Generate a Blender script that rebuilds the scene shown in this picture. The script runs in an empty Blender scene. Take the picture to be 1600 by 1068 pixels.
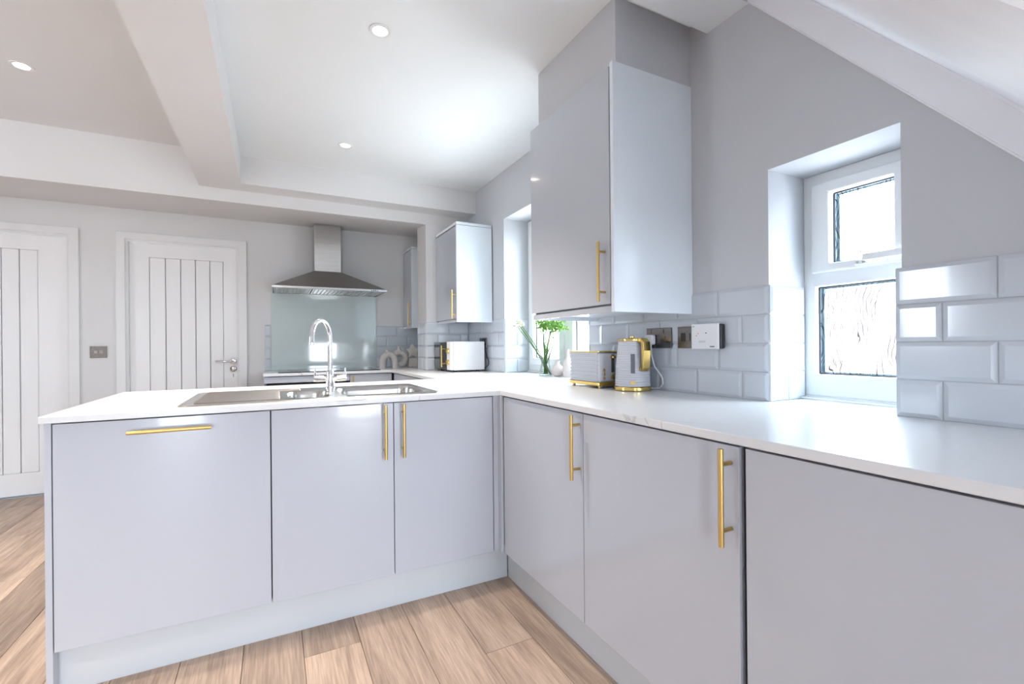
import bpy, bmesh, math, random
from mathutils import Vector, Matrix
random.seed(7)
S = bpy.context.scene
COL = S.collection
PI = math.pi

# ------------------------------------------------------------------ camera
F_PX, YAW, ROLL, CY, CAM_Z = 725.8, 0.4739, -0.0088, 539.4, 1.1073
cd = bpy.data.cameras.new('camera')
cam = bpy.data.objects.new('camera', cd); COL.objects.link(cam)
cd.sensor_fit = 'HORIZONTAL'; cd.sensor_width = 36.0
cd.lens = F_PX / 1600 * 36.0
cd.shift_y = (CY - 534.0) / 1600
cd.clip_start = 0.02; cd.clip_end = 200
cam.matrix_world = Matrix.Translation((0, 0, CAM_Z)) @ Matrix.Rotation(-YAW, 4, 'Z') @ Matrix.Rotation(PI/2, 4, 'X') @ Matrix.Rotation(ROLL, 4, 'Z')
S.camera = cam

# ------------------------------------------------------------------ world, exposure
W = bpy.data.worlds.new('overcast_sky'); S.world = W; W.use_nodes = True
wn = W.node_tree; wn.nodes.clear()
w_out = wn.nodes.new('ShaderNodeOutputWorld'); w_bg = wn.nodes.new('ShaderNodeBackground')
w_tc = wn.nodes.new('ShaderNodeTexCoord'); w_sp = wn.nodes.new('ShaderNodeSeparateXYZ'); w_rp = wn.nodes.new('ShaderNodeValToRGB')
wn.links.new(w_tc.outputs['Generated'], w_sp.inputs[0]); wn.links.new(w_sp.outputs['Z'], w_rp.inputs[0])
w_rp.color_ramp.elements[0].position = 0.0; w_rp.color_ramp.elements[0].color = (0.60, 0.64, 0.68, 1)
w_rp.color_ramp.elements[1].position = 0.03; w_rp.color_ramp.elements[1].color = (0.77, 0.885, 1.0, 1)
wn.links.new(w_rp.outputs[0], w_bg.inputs[0]); wn.links.new(w_bg.outputs[0], w_out.inputs[0])
SKY = 18.0
w_bg.inputs[1].default_value = SKY
LAMP_W = 55.0
S.view_settings.view_transform = 'Standard'; S.view_settings.look = 'None'
S.view_settings.gamma = 1.0; S.view_settings.use_curve_mapping = False
S.view_settings.exposure = 0.77
S.cycles.use_denoising = True
S.cycles.max_bounces = 8; S.cycles.diffuse_bounces = 5; S.cycles.glossy_bounces = 4; S.cycles.transparent_max_bounces = 12
S.cycles.caustics_reflective = False; S.cycles.caustics_refractive = False
S.cycles.sample_clamp_indirect = 8.0

def portal(name, loc, rot, sx, sy):
    l = bpy.data.lights.new(name, 'AREA'); l.shape = 'RECTANGLE'; l.size = sx; l.size_y = sy
    l.cycles.is_portal = True
    o = bpy.data.objects.new(name, l); COL.objects.link(o); o.location = loc; o.rotation_euler = rot
portal('daylight_portal_window', (1.86, 0.855, 1.32), (0, PI/2, 0), 0.8, 0.4)
portal('daylight_portal_window_b', (1.86, 2.64, 1.49), (0, PI/2, 0), 1.15, 1.06)
portal('daylight_portal_doors', (-1.05, -3.32, 1.1), (PI/2, 0, 0), 0.6, 2.2)
portal('daylight_portal_added_window', (-3.46, 2.55, 1.55), (0, -PI/2, 0), 0.9, 0.5)  # portal for the added left-wall opening
portal('daylight_portal_rear_window', (1.14, -3.32, 1.1), (PI/2, 0, 0), 0.76, 2.2)

# ------------------------------------------------------------------ materials
MATS = {}
def mat(name, col, rough=0.5, metal=0.0, vary=0.0, scale=8.0, bump=0.0, bscale=None, coat=0.0, stretch=(1, 1, 1), spec=0.5, trans=0.0):
    if name in MATS: return MATS[name]
    m = bpy.data.materials.new(name); m.use_nodes = True; MATS[name] = m
    nt = m.node_tree; b = nt.nodes['Principled BSDF']
    b.inputs['Roughness'].default_value = rough; b.inputs['Metallic'].default_value = metal
    b.inputs['Coat Weight'].default_value = coat; b.inputs['Coat Roughness'].default_value = 0.04
    b.inputs['Specular IOR Level'].default_value = spec
    b.inputs['Transmission Weight'].default_value = trans
    tc = nt.nodes.new('ShaderNodeTexCoord'); mp = nt.nodes.new('ShaderNodeMapping'); mp.inputs['Scale'].default_value = stretch
    nz = nt.nodes.new('ShaderNodeTexNoise'); nz.inputs['Scale'].default_value = scale; nz.inputs['Detail'].default_value = 4
    nt.links.new(tc.outputs['Object'], mp.inputs[0]); nt.links.new(mp.outputs[0], nz.inputs[0])
    rp = nt.nodes.new('ShaderNodeValToRGB')
    lo = [max(0, c * (1 - vary)) for c in col]; hi = [min(1, c * (1 + vary)) for c in col]
    rp.color_ramp.elements[0].position = 0.3; rp.color_ramp.elements[1].position = 0.7
    rp.color_ramp.elements[0].color = (*lo, 1); rp.color_ramp.elements[1].color = (*hi, 1)
    nt.links.new(nz.outputs['Fac'], rp.inputs[0]); nt.links.new(rp.outputs[0], b.inputs['Base Color'])
    if bump:
        n2 = nt.nodes.new('ShaderNodeTexNoise'); n2.inputs['Scale'].default_value = bscale or scale * 6; n2.inputs['Detail'].default_value = 3
        nt.links.new(mp.outputs[0], n2.inputs[0])
        bp = nt.nodes.new('ShaderNodeBump'); bp.inputs['Strength'].default_value = bump; bp.inputs['Distance'].default_value = 0.002
        nt.links.new(n2.outputs['Fac'], bp.inputs['Height']); nt.links.new(bp.outputs[0], b.inputs['Normal'])
    return m

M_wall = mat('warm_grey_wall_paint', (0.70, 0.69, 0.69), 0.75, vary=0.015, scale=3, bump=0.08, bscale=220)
M_wall_shaded = mat('shaded_grey_wall_paint', (0.575, 0.585, 0.615), 0.75, vary=0.015, scale=3, bump=0.08, bscale=220)  # same wall paint, with the backlit wall's shade put into the colour
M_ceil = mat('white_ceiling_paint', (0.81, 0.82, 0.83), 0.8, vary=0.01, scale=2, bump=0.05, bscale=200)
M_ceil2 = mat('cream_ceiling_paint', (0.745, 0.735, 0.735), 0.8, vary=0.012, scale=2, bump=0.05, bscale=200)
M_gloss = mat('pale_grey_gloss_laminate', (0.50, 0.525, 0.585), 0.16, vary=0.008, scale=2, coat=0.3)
M_gloss_lit = mat('lit_grey_gloss_side_panel', (0.80, 0.86, 0.92), 0.22, vary=0.006, scale=2, coat=0.15)  # same laminate as the doors, brightened to stand for light on the sides
M_plinth = mat('pale_grey_plinth_board', (0.58, 0.61, 0.645), 0.3, vary=0.01, scale=3)
M_carcass = mat('cabinet_carcass_board', (0.30, 0.32, 0.36), 0.5, vary=0.02, scale=5)
M_gold = mat('brushed_brass', (0.64, 0.45, 0.17), 0.34, metal=1.0, vary=0.06, scale=60, stretch=(1, 1, 0.05))
M_goldp = mat('polished_gold', (0.80, 0.58, 0.20), 0.18, metal=1.0, vary=0.03, scale=30)
M_chrome = mat('polished_chrome', (0.80, 0.81, 0.84), 0.06, metal=1.0, vary=0.01, scale=20)
M_steel = mat('brushed_stainless_steel', (0.60, 0.59, 0.58), 0.24, metal=1.0, vary=0.05, scale=90, stretch=(0.05, 1, 1))
M_steel2 = mat('hood_brushed_steel', (0.50, 0.49, 0.48), 0.32, metal=1.0, vary=0.05, scale=120, stretch=(0.04, 1, 1))
M_sinksteel = mat('sink_stainless_steel', (0.56, 0.54, 0.515), 0.22, metal=1.0, vary=0.04, scale=60, stretch=(0.08, 1, 1))
M_tile = mat('pale_grey_glazed_tile', (0.57, 0.605, 0.655), 0.14, vary=0.012, scale=3, coat=0.3)
M_grout = mat('grey_grout', (0.46, 0.47, 0.49), 0.9, vary=0.05, scale=40, bump=0.2)
M_white = mat('white_satin_paint', (0.78, 0.775, 0.775), 0.35, vary=0.01, scale=4)
M_doorw = mat('white_door_paint', (0.85, 0.84, 0.845), 0.38, vary=0.012, scale=6, bump=0.05, bscale=120, stretch=(1, 1, 0.2))
M_stair = mat('white_painted_stair_timber', (0.86, 0.87, 0.91), 0.6, vary=0.02, scale=10, bump=0.25, bscale=60, stretch=(1, 0.15, 0.15))
M_upvc = mat('white_window_plastic', (0.80, 0.82, 0.83), 0.22, vary=0.006, scale=4)
M_gasket = mat('black_rubber_gasket', (0.03, 0.03, 0.035), 0.6, vary=0.1, scale=20)
M_spacer = mat('blue_grey_glazing_spacer', (0.22, 0.36, 0.46), 0.4, vary=0.2, scale=60)
M_black = mat('black_gloss_glass', (0.012, 0.012, 0.014), 0.06, vary=0.1, scale=10)
M_blackp = mat('black_plastic', (0.02, 0.02, 0.023), 0.4, vary=0.1, scale=20)
M_splash = mat('pale_green_grey_splash_glass', (0.57, 0.65, 0.645), 0.07, vary=0.006, scale=2, coat=0.9)
M_nickel = mat('black_nickel_plate', (0.20, 0.19, 0.185), 0.24, metal=1.0, vary=0.15, scale=60, stretch=(1, 0.1, 1))
M_satin = mat('satin_chrome_plate', (0.42, 0.40, 0.37), 0.2, metal=1.0, vary=0.1, scale=60)
M_wplas = mat('white_appliance_plastic', (0.78, 0.78, 0.80), 0.3, vary=0.008, scale=10)
M_texw = mat('grey_white_ridged_plastic', (0.60, 0.61, 0.66), 0.35, vary=0.01, scale=10)
M_orange = mat('orange_mark', (0.85, 0.30, 0.12), 0.4, vary=0.05, scale=30)
M_greym = mat('dark_print', (0.12, 0.12, 0.13), 0.5, vary=0.05, scale=30)
M_ceramic = mat('sandy_matt_ceramic', (0.64, 0.59, 0.55), 0.8, vary=0.06, scale=40, bump=0.3, bscale=160)
M_blush = mat('blush_matt_ceramic', (0.72, 0.62, 0.60), 0.7, vary=0.04, scale=40)
M_stem = mat('green_stem', (0.07, 0.17, 0.03), 0.5, vary=0.25, scale=40)
M_leaf = mat('bright_green_florets', (0.17, 0.36, 0.05), 0.6, vary=0.3, scale=60)
M_petal = mat('cream_white_petal', (0.72, 0.69, 0.55), 0.6, vary=0.04, scale=40)
M_brick = mat('weathered_pink_brick', (0.115, 0.088, 0.083), 0.9, vary=0.06, scale=3)
M_cable = mat('white_cable', (0.75, 0.76, 0.78), 0.4, vary=0.02, scale=20)

def glass_clear():
    m = bpy.data.materials.new('clear_vase_glass'); m.use_nodes = True; nt = m.node_tree; nt.nodes.clear()
    o = nt.nodes.new('ShaderNodeOutputMaterial'); mx = nt.nodes.new('ShaderNodeMixShader')
    t = nt.nodes.new('ShaderNodeBsdfTransparent'); t.inputs[0].default_value = (0.96, 0.985, 0.98, 1)
    g = nt.nodes.new('ShaderNodeBsdfGlossy'); g.inputs['Roughness'].default_value = 0.03
    lw = nt.nodes.new('ShaderNodeLayerWeight'); lw.inputs[0].default_value = 0.35
    nt.links.new(lw.outputs['Facing'], mx.inputs[0]); nt.links.new(t.outputs[0], mx.inputs[1]); nt.links.new(g.outputs[0], mx.inputs[2])
    nt.links.new(mx.outputs[0], o.inputs[0]); return m
M_clear = glass_clear()

def glass_obscure():
    # patterned bathroom-type glass: feathery relief that dims and scatters a little
    m = bpy.data.materials.new('feathered_obscure_glass'); m.use_nodes = True; nt = m.node_tree; nt.nodes.clear()
    o = nt.nodes.new('ShaderNodeOutputMaterial'); mx = nt.nodes.new('ShaderNodeMixShader')
    t = nt.nodes.new('ShaderNodeBsdfTransparent'); g = nt.nodes.new('ShaderNodeBsdfGlossy'); g.inputs['Roughness'].default_value = 0.08
    tc = nt.nodes.new('ShaderNodeTexCoord'); mp = nt.nodes.new('ShaderNodeMapping'); mp.inputs['Scale'].default_value = (1, 1, 0.6)
    wv = nt.nodes.new('ShaderNodeTexWave'); wv.wave_type = 'BANDS'; wv.bands_direction = 'Y'
    wv.inputs['Scale'].default_value = 26; wv.inputs['Distortion'].default_value = 22; wv.inputs['Detail'].default_value = 2; wv.inputs['Detail Scale'].default_value = 0.45
    nz = nt.nodes.new('ShaderNodeTexNoise'); nz.inputs['Scale'].default_value = 9
    mr = nt.nodes.new('ShaderNodeMath'); mr.operation = 'MULTIPLY'
    rp = nt.nodes.new('ShaderNodeValToRGB'); rp.color_ramp.elements[0].position = 0.0; rp.color_ramp.elements[1].position = 0.06
    rp.color_ramp.elements[0].color = (0.020, 0.022, 0.024, 1); rp.color_ramp.elements[1].color = (0.95, 0.97, 0.97, 1)
    rn = nt.nodes.new('ShaderNodeValToRGB'); rn.color_ramp.elements[0].position = 0.32; rn.color_ramp.elements[1].position = 0.44
    rn.color_ramp.elements[0].color = (1, 1, 1, 1); rn.color_ramp.elements[1].color = (0, 0, 0, 1)
    mix = nt.nodes.new('ShaderNodeMix'); mix.data_type = 'RGBA'
    nt.links.new(tc.outputs['Object'], mp.inputs[0]); nt.links.new(mp.outputs[0], wv.inputs[0]); nt.links.new(mp.outputs[0], nz.inputs[0])
    nt.links.new(wv.outputs['Fac'], rp.inputs[0]); nt.links.new(nz.outputs['Fac'], rn.inputs[0])
    nt.links.new(rn.outputs[0], mix.inputs[0]); nt.links.new(rp.outputs[0], mix.inputs[6]); mix.inputs[7].default_value = (0.95, 0.97, 0.97, 1)
    nt.links.new(mix.outputs[2], t.inputs[0])
    bp = nt.nodes.new('ShaderNodeBump'); bp.inputs['Strength'].default_value = 0.6; bp.inputs['Distance'].default_value = 0.003
    nt.links.new(wv.outputs['Fac'], bp.inputs['Height']); nt.links.new(bp.outputs[0], g.inputs['Normal'])
    mx.inputs[0].default_value = 0.07
    nt.links.new(t.outputs[0], mx.inputs[1]); nt.links.new(g.outputs[0], mx.inputs[2]); nt.links.new(mx.outputs[0], o.inputs[0]); return m
M_obscure = glass_obscure()

def marble():
    m = bpy.data.materials.new('white_marble_worktop'); m.use_nodes = True; nt = m.node_tree; b = nt.nodes['Principled BSDF']
    b.inputs['Roughness'].default_value = 0.28
    tc = nt.nodes.new('ShaderNodeTexCoord'); n1 = nt.nodes.new('ShaderNodeTexNoise'); n1.inputs['Scale'].default_value = 1.7; n1.inputs['Detail'].default_value = 6; n1.inputs['Distortion'].default_value = 1.6
    nt.links.new(tc.outputs['Object'], n1.inputs[0])
    a = nt.nodes.new('ShaderNodeMath'); a.operation = 'SUBTRACT'; a.inputs[1].default_value = 0.5
    ab = nt.nodes.new('ShaderNodeMath'); ab.operation = 'ABSOLUTE'
    nt.links.new(n1.outputs['Fac'], a.inputs[0]); nt.links.new(a.outputs[0], ab.inputs[0])
    rp = nt.nodes.new('ShaderNodeValToRGB'); rp.color_ramp.elements[0].position = 0.0; rp.color_ramp.elements[1].position = 0.012
    rp.color_ramp.elements[0].color = (0.52, 0.53, 0.55, 1); rp.color_ramp.elements[1].color = (0.73, 0.74, 0.76, 1)
    nt.links.new(ab.outputs[0], rp.inputs[0])
    n2 = nt.nodes.new('ShaderNodeTexNoise'); n2.inputs['Scale'].default_value = 2.3; nt.links.new(tc.outputs['Object'], n2.inputs[0])
    r2 = nt.nodes.new('ShaderNodeValToRGB'); r2.color_ramp.elements[0].position = 0.50; r2.color_ramp.elements[1].position = 0.62
    nt.links.new(n2.outputs['Fac'], r2.inputs[0])
    mix = nt.nodes.new('ShaderNodeMix'); mix.data_type = 'RGBA'
    nt.links.new(r2.outputs[0], mix.inputs[0]); mix.inputs[6].default_value = (0.73, 0.74, 0.76, 1); nt.links.new(rp.outputs[0], mix.inputs[7])
    nt.links.new(mix.outputs[2], b.inputs['Base Color']); return m
M_marble = marble()

def wood():
    m = bpy.data.materials.new('oak_floor_plank'); m.use_nodes = True; nt = m.node_tree; b = nt.nodes['Principled BSDF']
    b.inputs['Roughness'].default_value = 0.5
    tc = nt.nodes.new('ShaderNodeTexCoord'); oi = nt.nodes.new('ShaderNodeObjectInfo')
    cx = nt.nodes.new('ShaderNodeCombineXYZ'); ml = nt.nodes.new('ShaderNodeMath'); ml.operation = 'MULTIPLY'; ml.inputs[1].default_value = 37
    nt.links.new(oi.outputs['Random'], ml.inputs[0]); nt.links.new(ml.outputs[0], cx.inputs[0]); nt.links.new(ml.outputs[0], cx.inputs[2])
    ad = nt.nodes.new('ShaderNodeVectorMath'); ad.operation = 'ADD'
    nt.links.new(tc.outputs['Object'], ad.inputs[0]); nt.links.new(cx.outputs[0], ad.inputs[1])
    mp = nt.nodes.new('ShaderNodeMapping'); mp.inputs['Scale'].default_value = (13, 1.1, 13); nt.links.new(ad.outputs[0], mp.inputs[0])
    n1 = nt.nodes.new('ShaderNodeTexNoise'); n1.inputs['Scale'].default_value = 1.0; n1.inputs['Detail'].default_value = 7; n1.inputs['Distortion'].default_value = 1.2
    nt.links.new(mp.outputs[0], n1.inputs[0])
    mp2 = nt.nodes.new('ShaderNodeMapping'); mp2.inputs['Scale'].default_value = (160, 7, 60); nt.links.new(ad.outputs[0], mp2.inputs[0])
    n2 = nt.nodes.new('ShaderNodeTexNoise'); n2.inputs['Scale'].default_value = 1.0; n2.inputs['Detail'].default_value = 3; nt.links.new(mp2.outputs[0], n2.inputs[0])
    rp = nt.nodes.new('ShaderNodeValToRGB'); e = rp.color_ramp.elements
    e[0].position = 0.30; e[0].color = (0.39, 0.29, 0.23, 1); e[1].position = 0.72; e[1].color = (0.66, 0.515, 0.41, 1)
    k = e.new(0.5); k.color = (0.535, 0.405, 0.32, 1)
    nt.links.new(n1.outputs['Fac'], rp.inputs[0])
    r2 = nt.nodes.new('ShaderNodeValToRGB'); r2.color_ramp.elements[0].position = 0.3; r2.color_ramp.elements[0].color = (0.72, 0.71, 0.70, 1); r2.color_ramp.elements[1].position = 0.65; r2.color_ramp.elements[1].color = (1.05, 1.05, 1.05, 1)
    nt.links.new(n2.outputs['Fac'], r2.inputs[0])
    mu = nt.nodes.new('ShaderNodeMix'); mu.data_type = 'RGBA'; mu.blend_type = 'MULTIPLY'; mu.inputs[0].default_value = 1
    nt.links.new(rp.outputs[0], mu.inputs[6]); nt.links.new(r2.outputs[0], mu.inputs[7])
    r3 = nt.nodes.new('ShaderNodeValToRGB'); r3.color_ramp.elements[0].color = (0.72, 0.71, 0.71, 1); r3.color_ramp.elements[1].color = (1.10, 1.07, 1.04, 1)
    nt.links.new(oi.outputs['Random'], r3.inputs[0])
    m2 = nt.nodes.new('ShaderNodeMix'); m2.data_type = 'RGBA'; m2.blend_type = 'MULTIPLY'; m2.inputs[0].default_value = 1
    nt.links.new(mu.outputs[2], m2.inputs[6]); nt.links.new(r3.outputs[0], m2.inputs[7]); nt.links.new(m2.outputs[2], b.inputs['Base Color'])
    bp = nt.nodes.new('ShaderNodeBump'); bp.inputs['Strength'].default_value = 0.25; bp.inputs['Distance'].default_value = 0.001
    nt.links.new(n2.outputs['Fac'], bp.inputs['Height']); nt.links.new(bp.outputs[0], b.inputs['Normal']); return m
M_wood = wood()

def emit(name, col, s):
    m = bpy.data.materials.new(name); m.use_nodes = True; nt = m.node_tree; nt.nodes.clear()
    o = nt.nodes.new('ShaderNodeOutputMaterial'); e = nt.nodes.new('ShaderNodeEmission'); e.inputs[0].default_value = (*col, 1); e.inputs[1].default_value = s
    nt.links.new(e.outputs[0], o.inputs[0]); return m
M_bulb = emit('warm_led_lens', (1.0, 0.86, 0.70), 14.0)

# ------------------------------------------------------------------ helpers
def B(): return bmesh.new()
def box(bm, x0, x1, y0, y1, z0, z1):
    v = [bm.verts.new((x, y, z)) for z in (z0, z1) for y in (y0, y1) for x in (x0, x1)]
    for f in ((0, 2, 3, 1), (4, 5, 7, 6), (0, 1, 5, 4), (2, 6, 7, 3), (0, 4, 6, 2), (1, 3, 7, 5)):
        bm.faces.new([v[i] for i in f])
    return bm
def bx(*a): return box(B(), *a)
def frame_of(d):
    d = d.normalized(); u = d.cross(Vector((0, 0, 1)))
    if u.length < 1e-4: u = Vector((1, 0, 0))
    u.normalize(); return u, d.cross(u).normalized()
def tube(bm, pts, r, seg=12, caps=True):
    pts = [Vector(p) for p in pts]; rings = []
    n = len(pts); rs = r if isinstance(r, (list, tuple)) else [r] * n
    u = None
    for i, p in enumerate(pts):
        d = (pts[min(i + 1, n - 1)] - pts[max(i - 1, 0)]).normalized()
        if u is None: u, w = frame_of(d)
        else:
            u = (u - d * u.dot(d)).normalized(); w = d.cross(u).normalized()
        rings.append([bm.verts.new(p + (u * math.cos(2*PI*k/seg) + w * math.sin(2*PI*k/seg)) * rs[i]) for k in range(seg)])
    for a, b in zip(rings, rings[1:]):
        for k in range(seg): bm.faces.new((a[k], a[(k+1) % seg], b[(k+1) % seg], b[k]))
    if caps:
        bm.faces.new(rings[0][::-1]); bm.faces.new(rings[-1])
    return bm
def lathe(bm, prof, c=(0, 0, 0), seg=32, caps=True):
    rings = []
    for r, z in prof:
        rings.append([bm.verts.new((c[0] + r*math.cos(2*PI*k/seg), c[1] + r*math.sin(2*PI*k/seg), c[2] + z)) for k in range(seg)])
    for a, b in zip(rings, rings[1:]):
        for k in range(seg): bm.faces.new((a[k], a[(k+1) % seg], b[(k+1) % seg], b[k]))
    if caps:
        bm.faces.new(rings[0][::-1]); bm.faces.new(rings[-1])
    return bm
def prism(bm, poly, axis, a, b):
    # poly of 2D points in the two remaining axes (cyclic order kept), extruded along axis
    def P(p, t):
        return {'X': (t, p[0], p[1]), 'Y': (p[0], t, p[1]), 'Z': (p[0], p[1], t)}[axis]
    A = [bm.verts.new(P(p, a)) for p in poly]; C = [bm.verts.new(P(p, b)) for p in poly]; n = len(poly)
    bm.faces.new(A); bm.faces.new(C[::-1])
    for i in range(n): bm.faces.new((A[i], C[i], C[(i+1) % n], A[(i+1) % n]))
    return bm
def cells(bm, us, vs, keep, axis, a, b):
    # slab made of grid cells (shared vertices): keep(i, j) says which cells are solid
    def P(u, v, t):
        return {'X': (t, u, v), 'Y': (u, t, v), 'Z': (u, v, t)}[axis]
    V = {}
    def g(i, j, t):
        if (i, j, t) not in V: V[(i, j, t)] = bm.verts.new(P(us[i], vs[j], (a, b)[t]))
        return V[(i, j, t)]
    nu, nv = len(us) - 1, len(vs) - 1
    K = lambda i, j: 0 <= i < nu and 0 <= j < nv and keep(i, j)
    for i in range(nu):
        for j in range(nv):
            if not K(i, j): continue
            bm.faces.new((g(i, j, 0), g(i, j+1, 0), g(i+1, j+1, 0), g(i+1, j, 0)))
            bm.faces.new((g(i, j, 1), g(i+1, j, 1), g(i+1, j+1, 1), g(i, j+1, 1)))
            if not K(i-1, j): bm.faces.new((g(i, j, 0), g(i, j, 1), g(i, j+1, 1), g(i, j+1, 0)))
            if not K(i+1, j): bm.faces.new((g(i+1, j, 0), g(i+1, j+1, 0), g(i+1, j+1, 1), g(i+1, j, 1)))
            if not K(i, j-1): bm.faces.new((g(i, j, 0), g(i+1, j, 0), g(i+1, j, 1), g(i, j, 1)))
            if not K(i, j+1): bm.faces.new((g(i, j+1, 0), g(i, j+1, 1), g(i+1, j+1, 1), g(i+1, j+1, 0)))
    return bm
def obj(name, bm, m, parent=None, bevel=0.0, smooth=False, seg=2, world=True, label=None):
    bmesh.ops.recalc_face_normals(bm, faces=bm.faces)
    if bevel:
        ed = [e for e in bm.edges if len(e.link_faces) == 2 and e.calc_face_angle(0) > 0.5]
        bmesh.ops.bevel(bm, geom=ed, offset=bevel, segments=seg, profile=0.5, affect='EDGES', clamp_overlap=True)
    me = bpy.data.meshes.new(name); bm.to_mesh(me); bm.free()
    if smooth:
        for p in me.polygons: p.use_smooth = True
        try: me.set_sharp_from_angle(angle=math.radians(38))
        except Exception: pass
    me.materials.append(m)
    o = bpy.data.objects.new(name, me); COL.objects.link(o)
    if parent is not None:
        o.parent = parent
        if world:
            p = parent; off = Vector((0, 0, 0))
            while p is not None: off += Vector(p.location); p = p.parent
            o.location = -off
    if label: o['label'] = label
    return o
def tag(o, label, cat, group=None, kind=None):
    o['label'] = label; o['category'] = cat
    if group: o['group'] = group
    if kind: o['kind'] = kind
    return o
def thing(name, label, cat, loc=(0, 0, 0), rotz=0.0, group=None, kind=None):
    o = bpy.data.objects.new(name, None); COL.objects.link(o); o.empty_display_size = 0.05
    o.location = loc; o.rotation_euler = (0, 0, rotz); return tag(o, label, cat, group, kind)
def struct(name, bm, m, label, cat, **k):
    return tag(obj(name, bm, m, **k), label, cat, kind='structure')

# ------------------------------------------------------------------ key dimensions
XW = 1.565            # right wall face
XT = 1.557            # tile face plane on the right wall
YB = 4.78             # back wall face
WT, WB = 0.900, 0.878 # worktop top / underside
XR, XD = 0.928, 0.937 # right run: worktop edge / door face
YPF, YD = 1.929, 1.956
ZC = 2.434
XL, YR = -3.4, -3.2   # unseen left wall and rear wall
TT = 1.3155           # top of tiling
ROW = (TT - WT) / 4

# ------------------------------------------------------------------ shell
floor = struct('floor', bx(XL, XW + 0.3, YR - 0.2, YB + 0.3, -0.12, -0.012), mat('floor_base_oak', (0.47, 0.35, 0.27), 0.55, vary=0.12, scale=5, stretch=(6, 0.5, 1)), 'light brown oak plank floor of the kitchen', 'floor')
PW, PL = 0.1945, 1.85
pmesh = None
x = -2.245 + 0.0
row = 0
while x < 1.02:
    y = -0.75 - (row * 0.711 % PL)
    while y < YB:
        y1 = min(y + PL, YB)
        under = (x > -0.60 and y > 2.06 and y1 < 2.75)
        if y1 - y > 0.05 and not under:
            bm = bx(0, PW - 0.0016, 0, y1 - y - 0.0016, -0.012, 0.0)
            p = obj('plank', bm, M_wood, floor, world=False, bevel=0.0012, seg=1); p.location = (x, y, 0)
        y += PL
    x += PW; row += 1

# right wall with two window openings
ys = [YR, 0.658, 1.050, 2.105, 3.172, YB + 0.15]; zs = [0, WT - 0.0005, 1.722, 2.070, 2.60]
def keep_r(i, j):
    if i == 1 and j == 1: return False
    if i == 3 and j in (1, 2): return False
    return True
wall_r = struct('wall_right', cells(B(), ys, zs, keep_r, 'X', XW, XW + 0.30), M_wall_shaded, 'pale grey painted wall with two deep windows on the right', 'wall')
# back wall with two door openings
D1 = (-2.19, -1.405); D2 = (-1.070, -0.266)
xs = [XL, D1[0], D1[1], D2[0], D2[1], XW + 0.3]; zs = [0, 2.005, 2.60]
wall_b = struct('wall_back', cells(B(), xs, zs, lambda i, j: not (j == 0 and i in (1, 3)), 'Y', YB, YB + 0.12), M_wall, 'pale grey painted back wall with two white doors', 'wall')
struct('wall_left', cells(B(), [YR, 2.3, 2.8, YB], [0, 1.1, 2.0, 2.6], lambda i, j: not (i == 1 and j == 1), 'X', XL - 0.12, XL), M_wall, 'plain pale wall closing the room on the left', 'wall')
xs = [XL, -1.35, -0.75, 0.76, 1.50, XW + 0.3]; zs = [0, 0.02, 1.10, 2.06, 2.2, 2.6]
struct('wall_rear', cells(B(), xs, zs, lambda i, j: not ((i == 1 and j in (1, 2, 3)) or (i == 3 and j in (1, 2, 3))), 'Y', YR - 0.2, YR), M_wall, 'rear wall with wide glazed garden doors behind the viewer', 'wall')
# ceilings
struct('ceiling', bx(-0.195, XW, YR, 3.712, ZC, ZC + 0.16), M_ceil, 'bright white ceiling with downlights over the kitchen', 'ceiling')
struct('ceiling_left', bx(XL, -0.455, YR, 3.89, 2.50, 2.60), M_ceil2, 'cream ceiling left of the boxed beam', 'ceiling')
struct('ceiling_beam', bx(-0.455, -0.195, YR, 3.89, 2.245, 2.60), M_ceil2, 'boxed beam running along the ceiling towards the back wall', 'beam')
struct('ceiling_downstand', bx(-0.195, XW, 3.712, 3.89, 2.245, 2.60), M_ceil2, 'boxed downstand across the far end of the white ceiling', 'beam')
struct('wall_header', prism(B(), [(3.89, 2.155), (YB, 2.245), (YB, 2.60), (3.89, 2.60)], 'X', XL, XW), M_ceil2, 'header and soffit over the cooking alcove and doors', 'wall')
struct('wall_pier', prism(B(), [(3.8895, 0), (4.150, 0), (4.150, 2.180), (3.8895, 2.1545)], 'X', 1.170, XW - 0.0005), M_wall, 'narrow wall pier between window wall and cooking alcove', 'wall')
struct('trim_1', bx(1.166, XW, 1.389, 1.965, 2.178, ZC), M_wall_shaded, 'painted boxing between big wall cabinet and ceiling', 'boxing')
# stair above the right-hand corner
def zs_l(y): return 2.371 + 1.19 * (y - 1.121)
struct('stair_landing_soffit', bx(0.27, XW, 1.118, 1.304, 2.358, 2.60), M_ceil, 'white soffit strip under the stair landing', 'soffit')
sl = 1.19; y0, y1 = 0.02, 1.118
st = thing('staircase_underside', 'white painted sloping underside of the staircase at top right', 'staircase', (1.2, 0.5, 1.6), kind='structure')
obj('soffit_panel', prism(B(), [(y0, zs_l(y0) + 0.118), (y1, zs_l(y1) + 0.118), (y1, zs_l(y1) + 0.17), (y0, zs_l(y0) + 0.17)], 'X', 0.27, XW), M_stair, st)
obj('wall_string', prism(B(), [(y0, zs_l(y0)), (y1, zs_l(y1)), (y1, zs_l(y1) + 0.12), (y0, zs_l(y0) + 0.12)], 'X', XW - 0.030, XW), M_stair, st, bevel=0.003)
nrm = Vector((0, -sl, 1)).normalized()
bp = [Vector((XW - 0.030, y, zs_l(y) + 0.116)) for y in (y0, y1)]
obj('bead_moulding', tube(B(), bp, 0.007, 10), M_stair, st, smooth=True)
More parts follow.
